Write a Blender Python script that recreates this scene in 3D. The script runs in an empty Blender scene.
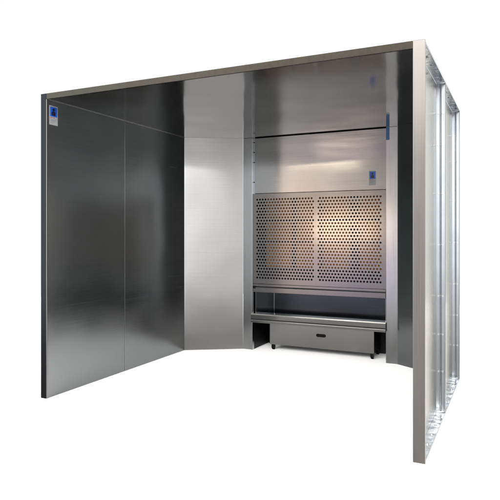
import bpy, bmesh, math, random
from mathutils import Vector
random.seed(7)
S = bpy.context.scene
COL = S.collection
R = math.radians

# ------------------------------------------------------------------ materials
def nodes(name):
    m = bpy.data.materials.new(name); m.use_nodes = True
    nt = m.node_tree
    return m, nt, nt.nodes, nt.links, nt.nodes['Principled BSDF']

def steel(name, col=(.50, .51, .52), rough=.2, grain='H', wav=.02, aniso=.0, var=.06, wscale=1.3, tint=.12, grime=.0):
    """sheet steel: brushed grain, faint waviness of thin sheet, uneven polish"""
    m, nt, N, L, b = nodes(name)
    b.inputs['Metallic'].default_value = 1
    tc = N.new('ShaderNodeTexCoord')
    mp = N.new('ShaderNodeMapping')
    mp.inputs['Scale'].default_value = {'H': (1.2, 1.2, 160), 'V': (160, 160, 1.2), 'N': (40, 40, 40)}[grain]
    L.new(tc.outputs['Object'], mp.inputs['Vector'])
    g = N.new('ShaderNodeTexNoise'); g.inputs['Scale'].default_value = 1; g.inputs['Detail'].default_value = 4
    L.new(mp.outputs[0], g.inputs['Vector'])
    c = N.new('ShaderNodeTexNoise'); c.inputs['Scale'].default_value = 1.7; c.inputs['Detail'].default_value = 5
    L.new(tc.outputs['Object'], c.inputs['Vector'])
    # roughness
    mr = N.new('ShaderNodeMapRange')
    mr.inputs['To Min'].default_value = max(.02, rough - var); mr.inputs['To Max'].default_value = rough + var
    ad = N.new('ShaderNodeMath'); ad.operation = 'MULTIPLY_ADD'; ad.inputs[1].default_value = .5
    L.new(g.outputs['Fac'], ad.inputs[0])
    hf = N.new('ShaderNodeMath'); hf.operation = 'MULTIPLY'; hf.inputs[1].default_value = .5
    L.new(c.outputs['Fac'], hf.inputs[0]); L.new(hf.outputs[0], ad.inputs[2])
    mr.inputs['From Min'].default_value = .3; mr.inputs['From Max'].default_value = .7
    L.new(ad.outputs[0], mr.inputs['Value']); L.new(mr.outputs[0], b.inputs['Roughness'])
    # colour: faint grain
    cr = N.new('ShaderNodeValToRGB')
    cr.color_ramp.elements[0].position = .3; cr.color_ramp.elements[1].position = .7
    cr.color_ramp.elements[0].color = tuple(x * (1 - tint) for x in col) + (1,)
    cr.color_ramp.elements[1].color = tuple(min(1, x * (1 + tint)) for x in col) + (1,)
    L.new(ad.outputs[0], cr.inputs['Fac'])
    L.new(cr.outputs[0], b.inputs['Base Color'])
    b.inputs['Anisotropic'].default_value = aniso
    # sheet waviness + grain
    w = N.new('ShaderNodeTexNoise'); w.inputs['Scale'].default_value = wscale; w.inputs['Detail'].default_value = 1
    L.new(tc.outputs['Object'], w.inputs['Vector'])
    bp = N.new('ShaderNodeBump'); bp.inputs['Strength'].default_value = 1; bp.inputs['Distance'].default_value = wav
    L.new(w.outputs['Fac'], bp.inputs['Height'])
    bg = N.new('ShaderNodeBump'); bg.inputs['Strength'].default_value = .04; bg.inputs['Distance'].default_value = .002
    L.new(g.outputs['Fac'], bg.inputs['Height']); L.new(bp.outputs[0], bg.inputs['Normal'])
    L.new(bg.outputs[0], b.inputs['Normal'])
    return m

def plain(name, col, rough=.5, metal=0., var=.12, scale=30):
    m, nt, N, L, b = nodes(name)
    tc = N.new('ShaderNodeTexCoord'); n = N.new('ShaderNodeTexNoise')
    n.inputs['Scale'].default_value = scale; n.inputs['Detail'].default_value = 3
    L.new(tc.outputs['Object'], n.inputs['Vector'])
    cr = N.new('ShaderNodeValToRGB')
    cr.color_ramp.elements[0].color = tuple(x * (1 - var) for x in col) + (1,)
    cr.color_ramp.elements[1].color = tuple(min(1, x * (1 + var)) for x in col) + (1,)
    L.new(n.outputs['Fac'], cr.inputs['Fac']); L.new(cr.outputs[0], b.inputs['Base Color'])
    b.inputs['Roughness'].default_value = rough; b.inputs['Metallic'].default_value = metal
    return m

BASE = (.36, .375, .39)
M = {
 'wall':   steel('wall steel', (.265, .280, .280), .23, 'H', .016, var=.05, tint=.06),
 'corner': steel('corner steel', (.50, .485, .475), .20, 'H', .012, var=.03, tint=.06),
 'ceil':   steel('ceiling steel', (.56, .545, .53), .11, 'N', .010, var=.03, tint=.05),
 'back':   steel('cabinet steel', (.37, .36, .35), .12, 'H', .003, var=.03, tint=.07),
 'pillar': steel('pillar steel', (.50, .505, .51), .2, 'V', .004, var=.05),
 'perf':   steel('perforated steel', (.235, .222, .213), .18, 'H', .003, var=.05),
 'trim':   steel('trim steel', (.275, .258, .242), .32, 'V', .003, var=.05, tint=.05),
 'beam':   steel('beam steel', (.044, .040, .032), .28, 'N', .003, var=.06),
 'galv':   steel('galvanised steel', (.44, .46, .49), .2, 'V', .002, var=.06, wscale=4),
 'skin':   steel('zinc primed sheet', (.57, .55, .49), .26, 'V', .004, var=.07, tint=.10),
 'crinkle': steel('crumpled bright zinc', (.70, .74, .80), .12, 'N', .009, var=.05, wscale=11, tint=.10),
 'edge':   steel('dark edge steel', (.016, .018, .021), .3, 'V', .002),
 'trough': steel('trough steel', (.065, .073, .083), .17, 'H', .012, var=.03),
 'bolt':   plain('zinc bolt', (.6, .6, .6), .3, 1.),
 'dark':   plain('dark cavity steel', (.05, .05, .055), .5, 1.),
 'black':  plain('black rubber', (.006, .006, .006), .6),
 'kraft':  plain('kraft paper filter', (.68, .36, .13), .85, var=.25, scale=14),
 'blue':   plain('blue sticker print', (.008, .11, .62), .35, var=.05),
 'film':   plain('blue protective film', (.045, .15, .34), .3, var=.1),
 'navy':   plain('dark sticker print', (.006, .01, .03), .35, var=.05),
 'paper':  plain('sticker paper', (.42, .43, .45), .45, var=.04),
 'red':    plain('red sticker print', (.5, .04, .05), .4, var=.05),
 'grey':   plain('grey sticker print', (.25, .25, .27), .4, var=.05),
}
fm, nt, N, L, b = nodes('white studio floor')
tc = N.new('ShaderNodeTexCoord'); n = N.new('ShaderNodeTexNoise'); n.inputs['Scale'].default_value = .8
L.new(tc.outputs['Object'], n.inputs['Vector'])
cr = N.new('ShaderNodeValToRGB'); cr.color_ramp.elements[0].color = (.90, .90, .90, 1); cr.color_ramp.elements[1].color = (.93, .93, .93, 1)
L.new(n.outputs['Fac'], cr.inputs['Fac']); L.new(cr.outputs[0], b.inputs['Base Color'])
b.inputs['Roughness'].default_value = .9; b.inputs['Specular IOR Level'].default_value = .0; b.inputs['Diffuse Roughness'].default_value = 1
M['floor'] = fm
M['black'].node_tree.nodes['Principled BSDF'].inputs['Specular IOR Level'].default_value = .12

# ------------------------------------------------------------------ helpers
class MB:
    def __init__(s): s.v = []; s.f = []
    def quad(s, a, b, c, d):
        k = len(s.v); s.v += [tuple(a), tuple(b), tuple(c), tuple(d)]; s.f.append((k, k+1, k+2, k+3))
    def box(s, x0, x1, y0, y1, z0, z1):
        s.prism([(x0, y0), (x1, y0), (x1, y1), (x0, y1)], z0, z1)
    def prism(s, pts, z0, z1):
        k = len(s.v); n = len(pts)
        s.v += [(x, y, z0) for x, y in pts] + [(x, y, z1) for x, y in pts]
        s.f.append(tuple(k+i for i in reversed(range(n)))); s.f.append(tuple(k+n+i for i in range(n)))
        for i in range(n):
            j = (i+1) % n; s.f.append((k+i, k+j, k+n+j, k+n+i))
    def xprism(s, pts, x0, x1):          # profile in (y, z) swept along x
        k = len(s.v); n = len(pts)
        s.v += [(x0, y, z) for y, z in pts] + [(x1, y, z) for y, z in pts]
        s.f.append(tuple(k+i for i in reversed(range(n)))); s.f.append(tuple(k+n+i for i in range(n)))
        for i in range(n):
            j = (i+1) % n; s.f.append((k+i, k+j, k+n+j, k+n+i))
    def cyl(s, c, axis, r, h, n=12, r2=None):
        a = Vector(axis).normalized(); t = Vector((0, 0, 1)) if abs(a.z) < .9 else Vector((1, 0, 0))
        u = a.cross(t).normalized(); w = a.cross(u); c = Vector(c); k = len(s.v); r2 = r if r2 is None else r2
        for q, rr in ((0, r), (h, r2)):
            for i in range(n):
                an = 2*math.pi*i/n; s.v.append(tuple(c + a*q + u*math.cos(an)*rr + w*math.sin(an)*rr))
        s.f.append(tuple(k+i for i in reversed(range(n)))); s.f.append(tuple(k+n+i for i in range(n)))
        for i in range(n):
            j = (i+1) % n; s.f.append((k+i, k+j, k+n+j, k+n+i))
    def build(s, name, mat, parent=None, bevel=0, smooth=False):
        me = bpy.data.meshes.new(name); me.from_pydata(s.v, [], s.f)
        bm = bmesh.new(); bm.from_mesh(me); bmesh.ops.recalc_face_normals(bm, faces=bm.faces)
        bm.to_mesh(me); bm.free()
        me.materials.append(M[mat])
        o = bpy.data.objects.new(name, me); COL.objects.link(o)
        if parent is not None:
            o.parent = parent
            if parent.type == 'EMPTY': o.location = -parent.location
        if smooth:
            for p in me.polygons: p.use_smooth = True
        if bevel:
            bv = o.modifiers.new('bevel', 'BEVEL'); bv.width = bevel; bv.segments = 2; bv.limit_method = 'ANGLE'
            bv.angle_limit = R(40)
        return o

def thing(name, loc, label, cat):
    o = bpy.data.objects.new(name, None); COL.objects.link(o); o.location = loc
    o['label'] = label; o['category'] = cat; o.empty_display_size = .2
    return o

# ------------------------------------------------------------------ dimensions (metres)
H = 2.60                      # booth height
ZC = 2.555                    # underside of the ceiling
XL, XR = .06, 3.10            # inner faces of the side walls
OL, OR = .0, 3.17             # outer faces
D1, D2 = 1.045, 2.17          # panel seam, back end of the side walls
CX = 1.585
PL0, PL1 = .66, .785          # left pillar
PR0, PR1 = 2*CX - PL1, 2*CX - PL0
YB = 2.55                     # front plane of the extraction cabinet
YD = 3.50                     # its back

# ------------------------------------------------------------------ floor
f = MB(); f.quad((-6, -3.4, 0), (9, -3.4, 0), (9, 8, 0), (-6, 8, 0))
fl = f.build('floor', 'floor'); fl['kind'] = 'structure'

# ------------------------------------------------------------------ booth
B = thing('spray_booth', (CX, 1.3, 0),
          'large walk-in stainless steel spray booth with open front, mirror ceiling and perforated extraction wall', 'spray booth')

FT = .011                     # the rear flange is folded a little short of square
def tray(name, side, y0, y1, mat, deep):
    """side wall panel: a sheet with four flanges folded outwards and a return lip"""
    xi = XL if side < 0 else XR
    xo = OL if side < 0 else OR
    t = .0025
    m = MB()
    s = side
    a, b_ = sorted((xi, xi + s*t)); m.box(a, b_, y0, y1, 0.002, ZC + .028)
    a, b_ = sorted((xi + s*(t+.0002), xo - s*.0005))
    fl = MB(); sk = MB()
    a2, b2 = sorted((xi + s*(t+.0003), xi + s*(t+.001))); sk.box(a2, b2, y0 + .004, y1 - FT - .006, .008, ZC + .027)
    a, b_ = sorted((xi + s*(t+.0013), xo - s*.0005))
    fl.box(a, b_, y0, y0 + t, .006, ZC + .036); fl.prism([(xi + s*(t+.0013), y1 - t - FT), (xi + s*(t+.0013), y1 - FT), (xo - s*.0005, y1), (xo - s*.0005, y1 - t)], .006, ZC + .036)
    ym = (y0 + y1)/2 + .01                                   # pressed stiffening rib down the middle of the rear flange
    xm = (xi + xo)/2; yb = y1 - t - FT/2
    fl.prism([(xm - .007, yb - .0022), (xm - .003, yb - .0045), (xm + .003, yb - .0045), (xm + .007, yb + .0)], .02, ZC + .02)
    caps = []
    for z in (.004, ZC + .03):
        q = MB(); q.box(a, b_, y0 + t + .0004, y1 - t - FT - .0004, z, z + t); caps.append(q)
    lip = .014
    a, b_ = sorted((xo - s*.0005, xo + s*t))
    fl.box(a, b_, y0, y0 + lip, .004, ZC + .036); fl.box(a, b_, y1 - lip, y1, .004, ZC + .036)
    fl.box(a, b_, y0 + lip + .0004, y1 - lip - .0004, .004, .004 + lip)
    fl.box(a, b_, y0 + lip + .0004, y1 - lip - .0004, ZC + .022, ZC + .036)
    p = m.build(name, mat, B)
    fo = fl.build('flange', 'galv', p)
    sk.build('outer_skin', 'skin', p)
    for q in caps: q.build('end_flange', 'crinkle', p)
    return p, fo

side_parts = {}
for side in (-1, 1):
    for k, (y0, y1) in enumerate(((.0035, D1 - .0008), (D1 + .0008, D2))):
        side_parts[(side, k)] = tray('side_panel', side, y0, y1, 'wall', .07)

# bolts on the back flange of each right-hand tray, in pairs across the flange
for k, y in ((0, D1 - .0035), (1, D2 - .0027)):
    fo = side_parts[(1, k)][1]
    for z in (.33, .62, .92, 1.32, 1.72, 2.10, 2.35):
        for x in (XR + .019, XR + .05):
            q = MB(); q.cyl((x, y - FT*(OR - x)/.07, z), (.16, -1, 0), .0075, .006, 8); q.build('bolt', 'bolt', fo)
    for z, sg in ((.0066, 1), (ZC + .0298, -1)):
        yc = (.0, D1) if k == 0 else (D1, D2)
        for j in range(5):
            yy = yc[0] + .12 + j*.2
            q = MB(); q.cyl((XR + .038, yy, z), (0, 0, sg), .010, .006, 8); q.build('bolt', 'bolt', fo)

# front posts (edge trims) and header
for side in (-1, 1):
    m = MB()
    a, b_ = (OL - .001, XL - .0) if side < 0 else (XR + .0, OR + .003)
    m.box(a, b_, -.012, .003, 0, H)
    if side < 0:
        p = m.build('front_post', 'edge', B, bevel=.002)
        m = MB(); m.box(XL + .0004, XL + .005, -.0105, .0028, .002, ZC - .005); m.build('edge_strip', 'trim', p)
    else:
        m.build('front_post', 'trim', B, bevel=.002)
m = MB()
m.box(XL + .0004, XR - .0004, -.011, .0028, ZC - .004, H)
m.build('header', 'beam', B, bevel=.002)
# thin bright sealing bead along the seams of the left wall and ceiling
m = MB(); m.box(XL + .0001, XL + .0025, D1 - .0025, D1 + .0025, .004, ZC - .003)
m.build('seam', 'galv', side_parts[(-1, 0)][0])
for k, (y0, y1) in enumerate(((.004, D1 - .001), (D1 + .001, D2 - .002))):
    m = MB(); m.box(XL + .0001, XL + .004, y0, y1, ZC - .005, ZC - .0002)
    m.build('ceiling_bead', 'bolt', side_parts[(-1, k)][0])

# corner panels
cp = {}
for side in (-1, 1):
    p0 = Vector((XL, D2)) if side < 0 else Vector((XR, D2))
    p1 = Vector((PL0, YB)) if side < 0 else Vector((PR1, YB))
    t = (p1 - p0).normalized(); nrm = Vector((-t.y, t.x)) * (1 if side < 0 else -1)
    q = [p0, p1 - t*.001, p1 - t*.001 + nrm*.05, p0 + nrm*.05]
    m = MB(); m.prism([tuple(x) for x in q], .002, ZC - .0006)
    cp[side] = m.build('corner_panel', 'corner' if side < 0 else 'wall', B)  # same steel both sides; the right panel's shade is put into its colour
    m = MB()
    e0 = p0 + t*.004; e1 = p0 + t*.020; o_ = nrm * -.003
    m.prism([tuple(e0 + o_), tuple(e1 + o_), tuple(e1 - nrm*.0002), tuple(e0 - nrm*.0002)], .004, ZC - .004)
    m.build('edge_fold', 'pillar', cp[side])
    # the gap between wall and corner panel on the outside is closed by a cover strip
    m = MB(); a = (OL, XL - .003) if side < 0 else (XR + .003, OR)
    m.box(a[0], a[1], D2 + .0006, D2 + .004, .004, ZC)
    m.build('cover_strip', 'galv', cp[side])

# ceiling panels
for y0, y1 in ((.0035, D1 - .0006), (D1 + .0006, YB - .004)):
    m = MB()
    if y1 < D2:
        pts = [(XL + .0005, y0), (XR - .0005, y0), (XR - .0005, y1), (XL + .0005, y1)]
    else:
        pts = [(XL + .0005, y0), (XR - .0005, y0), (XR - .0005, D2 + .04), (PR1, YB + .05), (PL0, YB + .05), (XL + .0005, D2 + .04)]
    m.prism(pts, ZC, ZC + .03)
    m.build('ceiling_panel', 'ceil', B)

# ------------------------------------------------------------------ extraction cabinet (bolted to the booth)
m = MB()
m.box(PL0 - .0, PL0 + .004, YB + .055, YD, .003, H - .004)          # sides
m.box(PR1 - .004, PR1, YB + .055, YD, .003, H - .004)
m.box(PL0 + .0045, PR1 - .0045, YD - .004, YD, .003, H - .004)      # back
m.box(PL0 + .0045, PR1 - .0045, YB + .055, YD - .0045, H - .01, H - .004)
m.build('cabinet_casing', 'back', B)
for a, b_ in ((PL0, PL1), (PR0, PR1)):
    m = MB(); m.box(a + .0005, b_, YB, YB + .05, .002, ZC - .0006)
    p = m.build('front_pillar', 'pillar', B, bevel=.0025)
    m = MB()
    xx = (b_ - .006) if a == PL0 else (a + .006)
    e = .012
    m.box(xx - e*.5, xx + e*.5, YB + .0505, YD - .01, .003, 2.45)
    m.build('inner_side', 'dark', p)
# fascia plate above the filters, a folded sheet hung a little behind the pillars
m = MB(); m.box(PL1 + .028, PR0 - .001, YB + .012, YB + .016, 1.885, ZC - .010)
fas = m.build('fascia_panel', 'back', B)
m = MB(); m.box(PL1 + .0015, PL1 + .026, YB + .022, YB + .026, 1.88, ZC - .002)
rail = m.build('hanging_rail', 'galv', B)
for z in (2.50, 2.38, 2.26, 2.02):
    q = MB(); q.cyl((PL1 + .014, YB + .022, z), (0, -1, 0), .007, .007, 8); q.build('bolt', 'dark', rail)

# perforated filter doors
PIT, ROW, RAD = .0363, .0360, .0119
NR, NC = 27, 20
def perforated(cx_first, sign, xa, xb, za, zb, y):
    """sheet with staggered punched holes; sign -1 starts rows at the right"""
    m = MB(); seg = 16
    ztop = 1.808 + ROW/2
    V, F = m.v, m.f
    def rect(x0, x1, z0, z1):
        if x1 - x0 > 1e-5 and z1 - z0 > 1e-5: m.quad((x0, y, z0), (x1, y, z0), (x1, y, z1), (x0, y, z1))
    rect(xa, xb, ztop, zb); rect(xa, xb, za, ztop - NR*ROW)
    for r in range(NR):
        z1 = ztop - r*ROW; z0 = z1 - ROW; zc = (z0+z1)/2
        off = (PIT/2 if r % 2 else 0) if sign > 0 else (0 if r % 2 else PIT/2)
        xs = cx_first + off
        rect(xa, xs - PIT/2, z0, z1); rect(xs + (NC - .5)*PIT, xb, z0, z1)
        for c in range(NC):
            xc = xs + c*PIT
            k = len(V)
            for i in range(seg):
                an = 2*math.pi*i/seg; ca, sa = math.cos(an), math.sin(an)
                q = 1/max(abs(ca), abs(sa))
                V.append((xc + ca*q*PIT/2, y, zc + sa*q*ROW/2))
                V.append((xc + ca*RAD, y, zc + sa*RAD))
                V.append((xc + ca*RAD, y + .002, zc + sa*RAD))
            for i in range(seg):
                j = (i+1) % seg
                F.append((k+3*i, k+3*j, k+3*j+1, k+3*i+1))
                F.append((k+3*i+1, k+3*j+1, k+3*j+2, k+3*i+2))
    return m
YP = YB + .008
doors = []
for first, sg, xa, xb in ((.845, 1, PL1 + .0015, CX - .0003), (2*CX - .845 - PIT*19.5, -1, CX + .0003, PR0 - .0015)):
    d = perforated(first, sg, xa, xb, .80, 1.878, YP).build('filter_door', 'perf', B)
    doors.append(d)
# bottom rail below the doors: slot with a dark shadow gap
m = MB()
m.xprism([(YB - .004, .770), (YB - .004, .797), (YB + .03, .797), (YB + .03, .770)], PL1 + .0015, PR0 - .0015)
m.xprism([(YB - .008, .70), (YB - .008, .757), (YB + .03, .757), (YB + .03, .70)], PL1 + .0015, PR0 - .0015)
rl = m.build('bottom_rail', 'perf', B, bevel=.002)
m = MB(); m.box(PL1 + .0015, PR0 - .0015, YB + .012, YB + .028, .7575, .7695)
m.build('slot_back', 'dark', rl)
m = MB(); m.box(PL1 + .012, PL1 + .045, YB - .0115, YB - .0085, .742, .772)
m.build('latch', 'black', rl)

# kraft paper filters behind the doors, pleated, in a steel retaining grid
cells_x = ((.925, 1.255), (1.315, 1.60), (1.63, 1.965), (2.075, 2.36))
cells_z = ((1.575, 1.87), (1.325, 1.54), (1.0, 1.30))
for x0, x1 in cells_x:
    for z0, z1 in cells_z:
        m = MB(); n = max(6, int((x1-x0)/.025)); w = (x1-x0)/n
        for i in range(n):
            a = x0 + i*w
            m.quad((a, YB + .10, z0), (a + w/2, YB + .118, z0), (a + w/2, YB + .118, z1), (a, YB + .10, z1))
            m.quad((a + w/2, YB + .118, z0), (a + w, YB + .10, z0), (a + w, YB + .10, z1), (a + w/2, YB + .118, z1))
        m.build('paper_filter', 'kraft', B)
m = MB()
for z in (1.5575, 1.3125):
    m.box(.80, 2.37, YB + .088, YB + .096, z - .011, z + .011)
m.box(.80, 2.37, YB + .06, YB + .064, .80, .985)
m.build('filter_grid', 'edge', B)

# open collecting trough below the filters: sloped back, end plates and front ledge
m = MB()
m.xprism([(YB + .06, .796), (YB + .06, .80), (YB + .25, .80), (YB + .25, .41), (YB + .246, .41), (YB + .246, .796)], PL1 + .014, PR0 - .014)
tr = m.build('trough_back', 'trough', B)
m = MB(); m.box(.962, .970, YB + .2425, YB + .2455, .4095, .795); m.build('trough_seam', 'galv', tr)
for a, b_ in ((PL1 + .0145, PL1 + .017), (PR0 - .017, PR0 - .0145)):
    m = MB(); m.box(a, b_, YB + .06, YB + .2455, .4095, .795); m.build('end_plate', 'corner', tr)
m = MB()
m.box(PL1 + .014, PR0 - .014, YB + .06, YB + .245, .405, .409)
m.build('trough_floor', 'dark', tr)
m = MB()
m.xprism([(YB - .035, .355), (YB - .035, .43), (YB - .028, .445), (YB + .05, .452), (YB + .05, .445), (YB - .02, .437), (YB - .028, .425), (YB - .028, .355)],
         PL1 - .004, PR0 + .004)
m.box(PL1 - .004, PR0 + .004, YB - .042, YB - .0355, .338, .366)
ld = m.build('front_ledge', 'back', B, bevel=.0015)
m = MB(); m.box(PL1 - .004, PR0 + .004, YB - .0355 - .001, YB - .0352, .372, .384)
m.build('ledge_slot', 'dark', ld)
# closing sheet between trough and trolley
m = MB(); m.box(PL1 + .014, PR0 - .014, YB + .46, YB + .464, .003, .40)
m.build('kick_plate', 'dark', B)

# ------------------------------------------------------------------ stickers and film remnant
def sticker(mk, label, parent):
    """mk(u, v, d): u 0..1 across, v 0..1 up, d metres proud of the surface"""
    def patch(name, mat, u0, u1, v0, v1, d, par, lab=None):
        m = MB()
        a = [mk(u0, v0, d), mk(u1, v0, d), mk(u1, v1, d), mk(u0, v1, d)]
        z = [mk(u0, v0, d - .0006), mk(u1, v0, d - .0006), mk(u1, v1, d - .0006), mk(u0, v1, d - .0006)]
        m.v = a + z; m.f = [(0, 1, 2, 3), (7, 6, 5, 4), (0, 4, 5, 1), (1, 5, 6, 2), (2, 6, 7, 3), (3, 7, 4, 0)]
        return m.build(name, mat, par)
    s = patch('sticker', 'paper', 0, 1, 0, 1, .0009, parent)
    s['label'] = label
    m = MB()
    patch('blue_field', 'blue', .10, .92, .44, .94, .0016, s)
    # dark figure: head, shoulders and a raised shield shape
    m = MB()
    def poly(pts, d=.0023):
        k = len(m.v); m.v += [mk(u, v, d) for u, v in pts] + [mk(u, v, d - .0006) for u, v in pts]; n = len(pts)
        m.f.append(tuple(range(k, k+n)))
        for i in range(n):
            j = (i+1) % n; m.f.append((k+i, k+j, k+n+j, k+n+i))
    poly([(.5 + .15*math.cos(a*math.pi/6), .80 + .075*math.sin(a*math.pi/6)) for a in range(12)])
    poly([(.30, .49), (.70, .49), (.74, .64), (.62, .715), (.38, .715), (.26, .64)])
    m.build('figure', 'navy', s)
    m = MB()
    def bars(rows):
        for (u0, u1, v, h) in rows: poly([(u0, v), (u1, v), (u1, v + h), (u0, v + h)], .0016)
    bars([(.12, .36, .37, .03), (.42, .66, .37, .03)])
    m.build('red_print', 'red', s)
    m = MB()
    bars([(.12, .55, .29, .022), (.60, .88, .29, .022), (.12, .80, .23, .022), (.12, .70, .17, .022), (.12, .5, .10, .022)])
    m.build('grey_print', 'grey', s)
    return s
sticker(lambda u, v, d: (XL + d, .022 + .098*u, 2.343 + .165*v), 'blue and white safety sticker near the front edge of the left wall', side_parts[(-1, 0)][0])
sticker(lambda u, v, d: (2.197 + .078*u, YB + .012 - d, 1.932 + .160*v), 'blue and white safety sticker on the fascia above the perforated doors', fas)
m = MB(); m.box(2.368 + .02, 2.368 + .056, YB - .0012, YB - .0002, 2.415, ZC - .003)
m.build('protective_film', 'film', B)['label'] = 'strip of blue protective film left at the top of the right pillar'

# ------------------------------------------------------------------ waste trolley under the ledge
TX0, TX1, TY = .975, 2.235, YB + .09
T = thing('waste_trolley', (CX, TY + .17, 0),
          'low wheeled steel waste drawer with black oval handle slot, parked under the perforated wall', 'trolley')
m = MB()
m.box(TX0 + .004, TX1 - .004, TY + .006, TY + .34, .085, .335)
m.build('trolley_body', 'dark', T, bevel=.003)
m = MB(); m.box(TX0, TX1, TY, TY + .0055, .07, .345)
fr = m.build('drawer_front', 'corner', T, bevel=.002)
m = MB()
def oval(cx, cz, w, h, n=10):
    pts = []
    for i in range(n+1):
        a = -math.pi/2 + math.pi*i/n; pts.append((cx + w/2 - h/2 + math.cos(a)*h/2, cz + math.sin(a)*h/2))
    for i in range(n+1):
        a = math.pi/2 + math.pi*i/n; pts.append((cx - w/2 + h/2 + math.cos(a)*h/2, cz + math.sin(a)*h/2))
    return pts
def plate(m, pts, y0, y1):
    k = len(m.v); n = len(pts); m.v += [(x, y0, z) for x, z in pts] + [(x, y1, z) for x, z in pts]
    m.f.append(tuple(range(k, k+n))); m.f.append(tuple(reversed(range(k+n, k+2*n))))
    for i in range(n):
        j = (i+1) % n; m.f.append((k+i, k+j, k+n+j, k+n+i))
plate(m, oval(1.62, .222, .118, .036), TY - .004, TY - .0004)
hd = m.build('handle', 'black', fr, bevel=.001)
m = MB(); plate(m, oval(1.62, .228, .10, .016), TY - .007, TY - .0045)
m.build('grip', 'black', hd, bevel=.001)
for x in (TX0 + .03, TX1 - .03):
    for y in (TY + .035, TY + .30):
        m = MB(); m.box(x - .014, x + .014, y - .012, y + .012, .052, .0845)
        m.box(x - .018, x - .0145, y - .014, y + .026, .02, .066); m.box(x + .0145, x + .018, y - .014, y + .026, .02, .066)
        c = m.build('caster', 'dark', T)
        m = MB(); m.cyl((x - .012, y + .012, .026), (1, 0, 0), .026, .024, 16)
        m.build('wheel', 'black', c)

# ------------------------------------------------------------------ light
def area(name, loc, target, w, h, power, col=(1, 1, 1), spread=180):
    l = bpy.data.lights.new(name, 'AREA'); l.shape = 'RECTANGLE'; l.size = w; l.size_y = h; l.energy = power; l.color = col
    l.spread = R(spread)
    o = bpy.data.objects.new(name, l); COL.objects.link(o); o.location = loc
    o.rotation_euler = (Vector(target) - Vector(loc)).to_track_quat('-Z', 'Y').to_euler()
    return o
area('strip_lamp', (-1.35, -6.0, 3.85), (1.9, 2.55, 2.2), 2.2, .08, 4.0, (1, .86, .66), 160)
area('strip_lamp', (-1.15, -6.0, 3.36), (1.9, 2.55, 2.1), 1.9, .08, 4.0, (1, .86, .66), 160)
area('strip_lamp', (4.9, -6.2, 3.5), (.35, 2.35, 2.2), 2.0, .12, 5, (.95, .98, 1), 160)
area('wall_lamp', (-.55, -6.0, 1.52), (1.93, 2.55, 1.46), 1.5, .5, .26, (1, .80, .54), 19)

BANK = 6.5
W = bpy.data.worlds.new('World'); S.world = W; W.use_nodes = True
nt = W.node_tree; N, L = nt.nodes, nt.links
bgn = N['Background']; tc = N.new('ShaderNodeTexCoord')
def mth(op, a, b=None, c=None):
    n = N.new('ShaderNodeMath'); n.operation = op
    for i, x in enumerate((a, b, c)):
        if x is None: continue
        if isinstance(x, (int, float)): n.inputs[i].default_value = x
        else: L.new(x, n.inputs[i])
    return n.outputs[0]
def dot(d):
    n = N.new('ShaderNodeVectorMath'); n.operation = 'DOT_PRODUCT'; n.inputs[1].default_value = Vector(d).normalized()
    L.new(tc.outputs['Generated'], n.inputs[0]); return n.outputs['Value']
def blob(d, k):                                   # soft round patch of light
    return mth('EXPONENT', mth('MULTIPLY', mth('SUBTRACT', dot(d), 1.0), k))
def mixc(fac, c1, c2):
    n = N.new('ShaderNodeMix'); n.data_type = 'RGBA'; L.new(fac, n.inputs['Factor'])
    for x, s in ((c1, 'A'), (c2, 'B')):
        i = [q for q in n.inputs if q.name == s and q.type == 'RGBA'][0]
        if isinstance(x, tuple): i.default_value = x + (1,)
        else: L.new(x, i)
    return [q for q in n.outputs if q.type == 'RGBA'][0]
def addc(base, fac, col):
    n = N.new('ShaderNodeMix'); n.data_type = 'RGBA'; n.blend_type = 'ADD'; L.new(fac, n.inputs['Factor'])
    ins = [q for q in n.inputs if q.type == 'RGBA']; L.new(base, ins[0]); ins[1].default_value = col + (1,)
    return [q for q in n.outputs if q.type == 'RGBA'][0]
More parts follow.
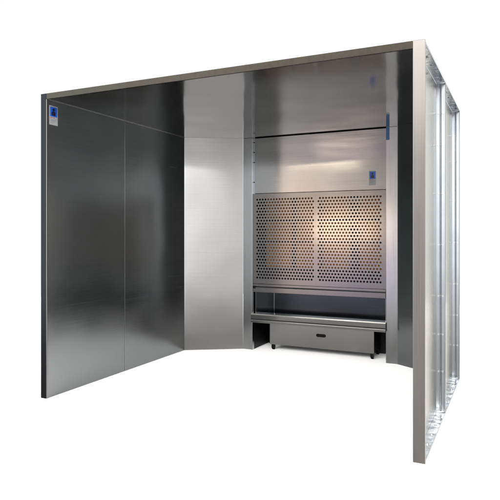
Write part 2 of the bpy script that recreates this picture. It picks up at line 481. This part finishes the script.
# dim workshop with daylight and added light patches on the near side, white studio sweep on the far side
no = N.new('ShaderNodeTexNoise'); no.inputs['Scale'].default_value = 3.2; no.inputs['Detail'].default_value = 3
L.new(tc.outputs['Generated'], no.inputs['Vector'])
nf = mth('MULTIPLY', mth('SUBTRACT', no.outputs['Fac'], .35), 2.5)
hall = mixc(mth('MINIMUM', mth('MAXIMUM', nf, 0), 1), (.13, .135, .14), (.27, .25, .23))
hall = addc(hall, blob((.46, -.89, .06), 11), (.85, .86, .87))
hall = addc(hall, blob((.43, -.90, .07), 80), (1.2, 1.23, 1.27))      # daylight behind the camera
hall = addc(hall, blob((-.25, -.97, .02), 30), (.22, .18, .14))
hall = addc(hall, blob((-.37, -.93, .01), 260), (1.4, .70, .26))   # unseen orange source, mirrored in the left filter door
hall = addc(hall, blob((-.275, -.96, -.06), 350), (.3, .3, 1.0))
def ramp(v, a, b):
    n = N.new('ShaderNodeMapRange'); n.interpolation_type = 'SMOOTHSTEP'
    n.inputs['From Min'].default_value = a; n.inputs['From Max'].default_value = b
    L.new(v, n.inputs['Value']); return n.outputs[0]
# high bank of added light over the open front, whitens the booth floor
zz = dot((0, 0, 1))
bank = mth('MULTIPLY', mth('MULTIPLY', ramp(zz, .24, .40), ramp(zz, .78, .66)), ramp(dot((.25, -.97, 0)), .25, .6))
hall = addc(hall, bank, (BANK, BANK*.985, BANK*.96))
hall = addc(hall, blob((-.72, -.69, .06), 17), (4.4, 4.65, 4.8))   # added glow front left, lifts the left wall and pillar
hall = addc(hall, blob((.28, -.96, .05), 140), (2.2, 2.25, 2.3))
far = N.new('ShaderNodeMapRange'); far.interpolation_type = 'SMOOTHSTEP'
far.inputs['From Min'].default_value = .15; far.inputs['From Max'].default_value = .5
L.new(dot((0, 1, 0)), far.inputs['Value'])
fin = mixc(far.outputs[0], hall, (1.03, 1.03, 1.03))
L.new(fin, bgn.inputs['Color']); bgn.inputs['Strength'].default_value = 1

# ------------------------------------------------------------------ camera
cam = bpy.data.cameras.new('camera'); co = bpy.data.objects.new('camera', cam); COL.objects.link(co)
co.location = (3.698, -3.57, 1.42); co.rotation_euler = (R(90), 0, R(25.7))
cam.sensor_width = 36; cam.lens = 562/500*36; cam.shift_y = -18/500
cam.clip_end = 200
S.camera = co
S.view_settings.view_transform = 'Standard'; S.view_settings.look = 'None'
S.view_settings.exposure = 0; S.view_settings.gamma = 1
S.cycles.max_bounces = 14; S.cycles.glossy_bounces = 10
S.cycles.use_denoising = True
S.cycles.sample_clamp_indirect = 8
